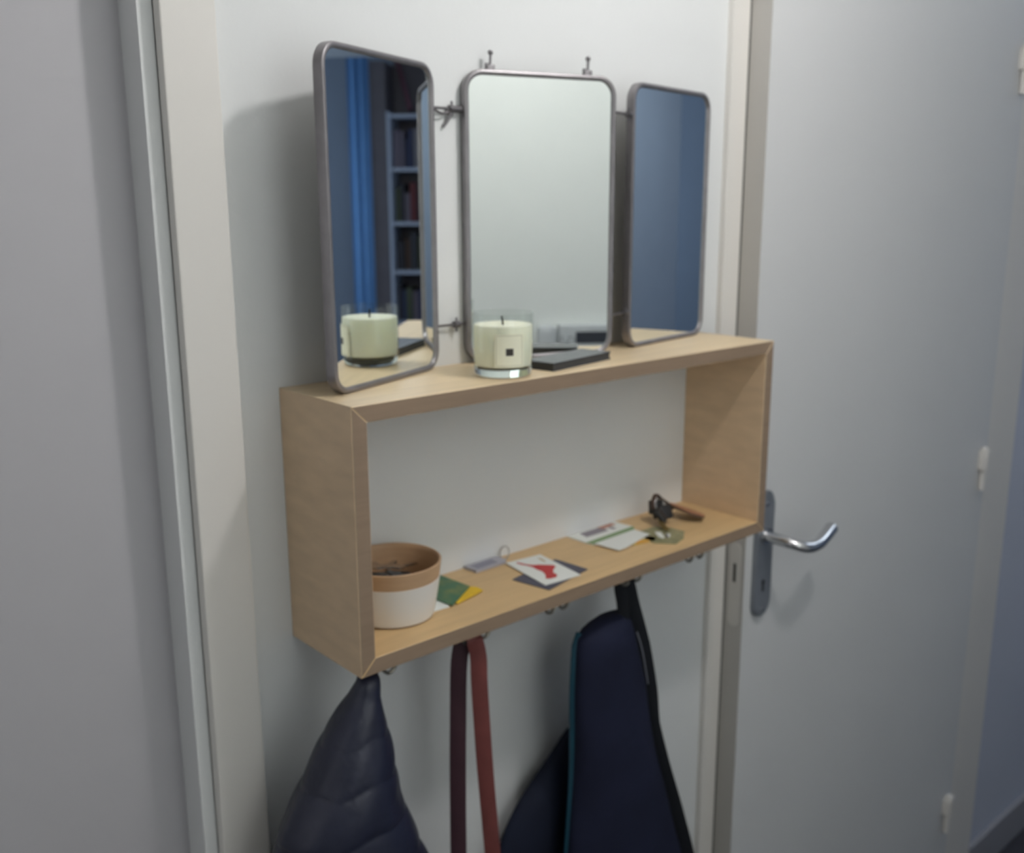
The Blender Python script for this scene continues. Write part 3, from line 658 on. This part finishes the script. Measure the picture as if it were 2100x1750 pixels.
# webbing strap: over the hook prong, down the right side
cen = [(0.4360, -0.1000, -0.0130), (0.4415, -0.103, -0.0205), (0.4508, -0.106, -0.0567), (0.4629, -0.108, -0.0940), (0.4760, -0.110, -0.1380), (0.4900, -0.112, -0.1947), (0.4990, -0.113, -0.2477), (0.5200, -0.113, -0.3202), (0.5520, -0.112, -0.4110), (0.5850, -0.110, -0.5119), (0.61, -0.105, -0.60), (0.60, -0.10, -0.69)]
cs = smoothpath(cen, 5); nW = len(cs)
wd = [0.0215 if i < 18 else max(0.0125, 0.0215-0.0007*(i-18)) if i < 30 else 0.0130 + 0.0011*(i-30) for i in range(nW)]
wd = [min(w_, 0.036) for w_ in wd]
obj('webbing_strap', ribbon(bmesh.new(), cs, (0.78, -0.62, 0), wd, 0.0035), WEB, bp, autos=40)
c2 = smoothpath([(0.4360, -0.1000, -0.0130), (0.4345, -0.099, -0.030), (0.4400, -0.100, -0.060), (0.4360, -0.101, -0.085), (0.4250, -0.103, -0.100)], 5)
obj('grab_loop', ribbon(bmesh.new(), c2, (0.78, -0.62, 0), 0.0170, 0.003), WEB, bp, autos=40)
hl = smoothpath([(0.4420, -0.1240, -0.0880), (0.4520, -0.1260, -0.1180), (0.4640, -0.1270, -0.1700)], 6)
obj('stitching', tube(bmesh.new(), hl, 0.0008, 6), WEBL, bp, smooth=True)

# ------------------------------------------------------------------ across the hall and the far room (seen in the mirrors)
ic = thing('wall_intercom', (0.68, -1.35, 0.09), 'pale grey wall unit with a dark screen reflected in the middle mirror', 'intercom')
IX, IZ = 0.548, 0.134      # left end and height
def wf(x0, x1, z0, z1, d0, d1, m, nm, par, bev=0.0): return obj(nm, B(x0, x1, -1.35+d0, -1.35+d1, z0, z1, bev=bev), m, par)
ibody = wf(IX+0.056, IX+0.260, IZ-0.040, IZ+0.036, 0.0, 0.030, GREYW, 'housing', ic, 0.006)
wf(IX, IX+0.052, IZ-0.040, IZ+0.036, 0.0, 0.034, GREYW, 'handset', ic, 0.014)
wf(IX+0.100, IX+0.215, IZ-0.012, IZ+0.018, 0.030, 0.0315, SCREEN, 'display', ibody, 0.0005)
for k, (a, b, c, d_) in enumerate(((0.062, 0.066, -0.006, 0.008), (0.072, 0.084, -0.008, -0.004), (0.080, 0.090, 0.002, 0.006), (0.095, 0.098, -0.010, 0.004))):
    wf(IX+a, IX+b, IZ+c, IZ+d_, 0.030, 0.031, ICON, 'symbol', ibody)

# bookcase with books on the far wall
BX = 5.3
bk = thing('bookcase', (BX-0.14, -0.695, FZ), 'white open bookcase against the far wall reflected in the left wing', 'bookcase')
by0, by1 = -1.060, -0.33; fx = BX-0.28
topz = 1.015
for y0_ in (by0, by1-0.02): obj('side_board', B(fx, BX-0.002, y0_, y0_+0.02, FZ, topz), WSHELF, bk)
obj('back_board', B(BX-0.012, BX-0.002, by0+0.02, by1-0.02, FZ, topz), DWOOD, bk)
shz = [-1.22, -0.84, -0.53, -0.22, 0.09, 0.38, 0.695, 1.00]
for z_ in shz: obj('shelf_board', B(fx+0.003, BX-0.012, by0+0.02, by1-0.02, z_-0.02, z_), WSHELF, bk)
cols = [('dark red', (0.16, 0.03, 0.035, 1)), ('charcoal', (0.05, 0.05, 0.06, 1)), ('mauve grey', (0.22, 0.19, 0.24, 1)), ('olive green', (0.10, 0.12, 0.07, 1)), ('pale', (0.34, 0.33, 0.36, 1)), ('navy', (0.04, 0.05, 0.11, 1)), ('brown', (0.13, 0.08, 0.06, 1))]
cm = [mat('book_'+c[0].replace(' ', '_'), c[1], 0.6, var=0.05) for c in cols]
names = ['lowest', 'second', 'third', 'fourth', 'fifth', 'sixth', 'top']
ORD = ['first', 'second', 'third', 'fourth', 'fifth', 'sixth', 'seventh', 'eighth', 'ninth', 'tenth', 'eleventh', 'twelfth', 'thirteenth', 'fourteenth']
for si in range(2, 7):
    random.seed(11+si); y = by0+0.024; top = shz[si+1]-0.02 - shz[si]; n = 0
    while y < by1-0.06 and n < 14:
        th = random.uniform(0.022, 0.045); hh = min(top-0.02, random.uniform(0.17, 0.235)); dp = random.uniform(0.13, 0.19); ci = random.randrange(len(cols))
        o = obj('book', B(BX-0.015-dp, BX-0.015, y, y+th-0.001, shz[si]+0.0008, shz[si]+hh), cm[ci])
        tag(o, '%s book, %s from the left on the %s shelf of the far bookcase' % (cols[ci][0], ORD[n], names[si]), 'book', 'books on the %s bookcase shelf' % names[si])
        y += th; n += 1

# blue curtain and dark panel left of the bookcase
bm = bmesh.new(); n = 40; A = []
for k in range(n+1):
    yy = -1.290 + 0.128*k/n; xx = BX-0.27 + 0.010*math.sin(k/n*math.pi*5)
    A.append((xx, yy))
for z0_, z1_ in ((FZ+0.03, 1.32),):
    lo = [bm.verts.new((x, y, z0_)) for x, y in A]; hi = [bm.verts.new((x, y, z1_)) for x, y in A]
    lo2 = [bm.verts.new((x+0.004, y, z0_)) for x, y in A]; hi2 = [bm.verts.new((x+0.004, y, z1_)) for x, y in A]
    for k in range(n):
        bm.faces.new((lo[k], lo[k+1], hi[k+1], hi[k])); bm.faces.new((lo2[k+1], lo2[k], hi2[k], hi2[k+1]))
        bm.faces.new((lo[k], lo2[k], lo2[k+1], lo[k+1])); bm.faces.new((hi[k+1], hi2[k+1], hi2[k], hi[k]))
    bm.faces.new((lo[0], hi[0], hi2[0], lo2[0])); bm.faces.new((lo[n], lo2[n], hi2[n], hi[n]))
tag(obj('curtain', bm, CURT, smooth=True), 'bright blue curtain beside the bookcase in the left wing reflection', 'curtain')
tag(obj('wardrobe_panel', B(BX-0.26, BX-0.002, -1.157, -1.065, FZ, 1.30, bev=0.004), DWOOD), 'narrow dark panel between blue curtain and bookcase', 'panel')

tag(obj('wall_panel', B(BX-0.010, BX-0.0005, -1.064, -0.03, 1.02, CZ-0.002), DWOOD), 'dark panel on the far wall above the bookcase', 'panel')
bm = tube(bmesh.new(), [(BX-0.20, -0.93, 1.018+0.014), (BX-0.05, -1.03, 1.33)], 0.016, 12)
tag(obj('poster_tube', bm, mat('dull_red_card', (0.16, 0.07, 0.09, 1), 0.6)), 'dull red tube leaning on top of the bookcase', 'tube')
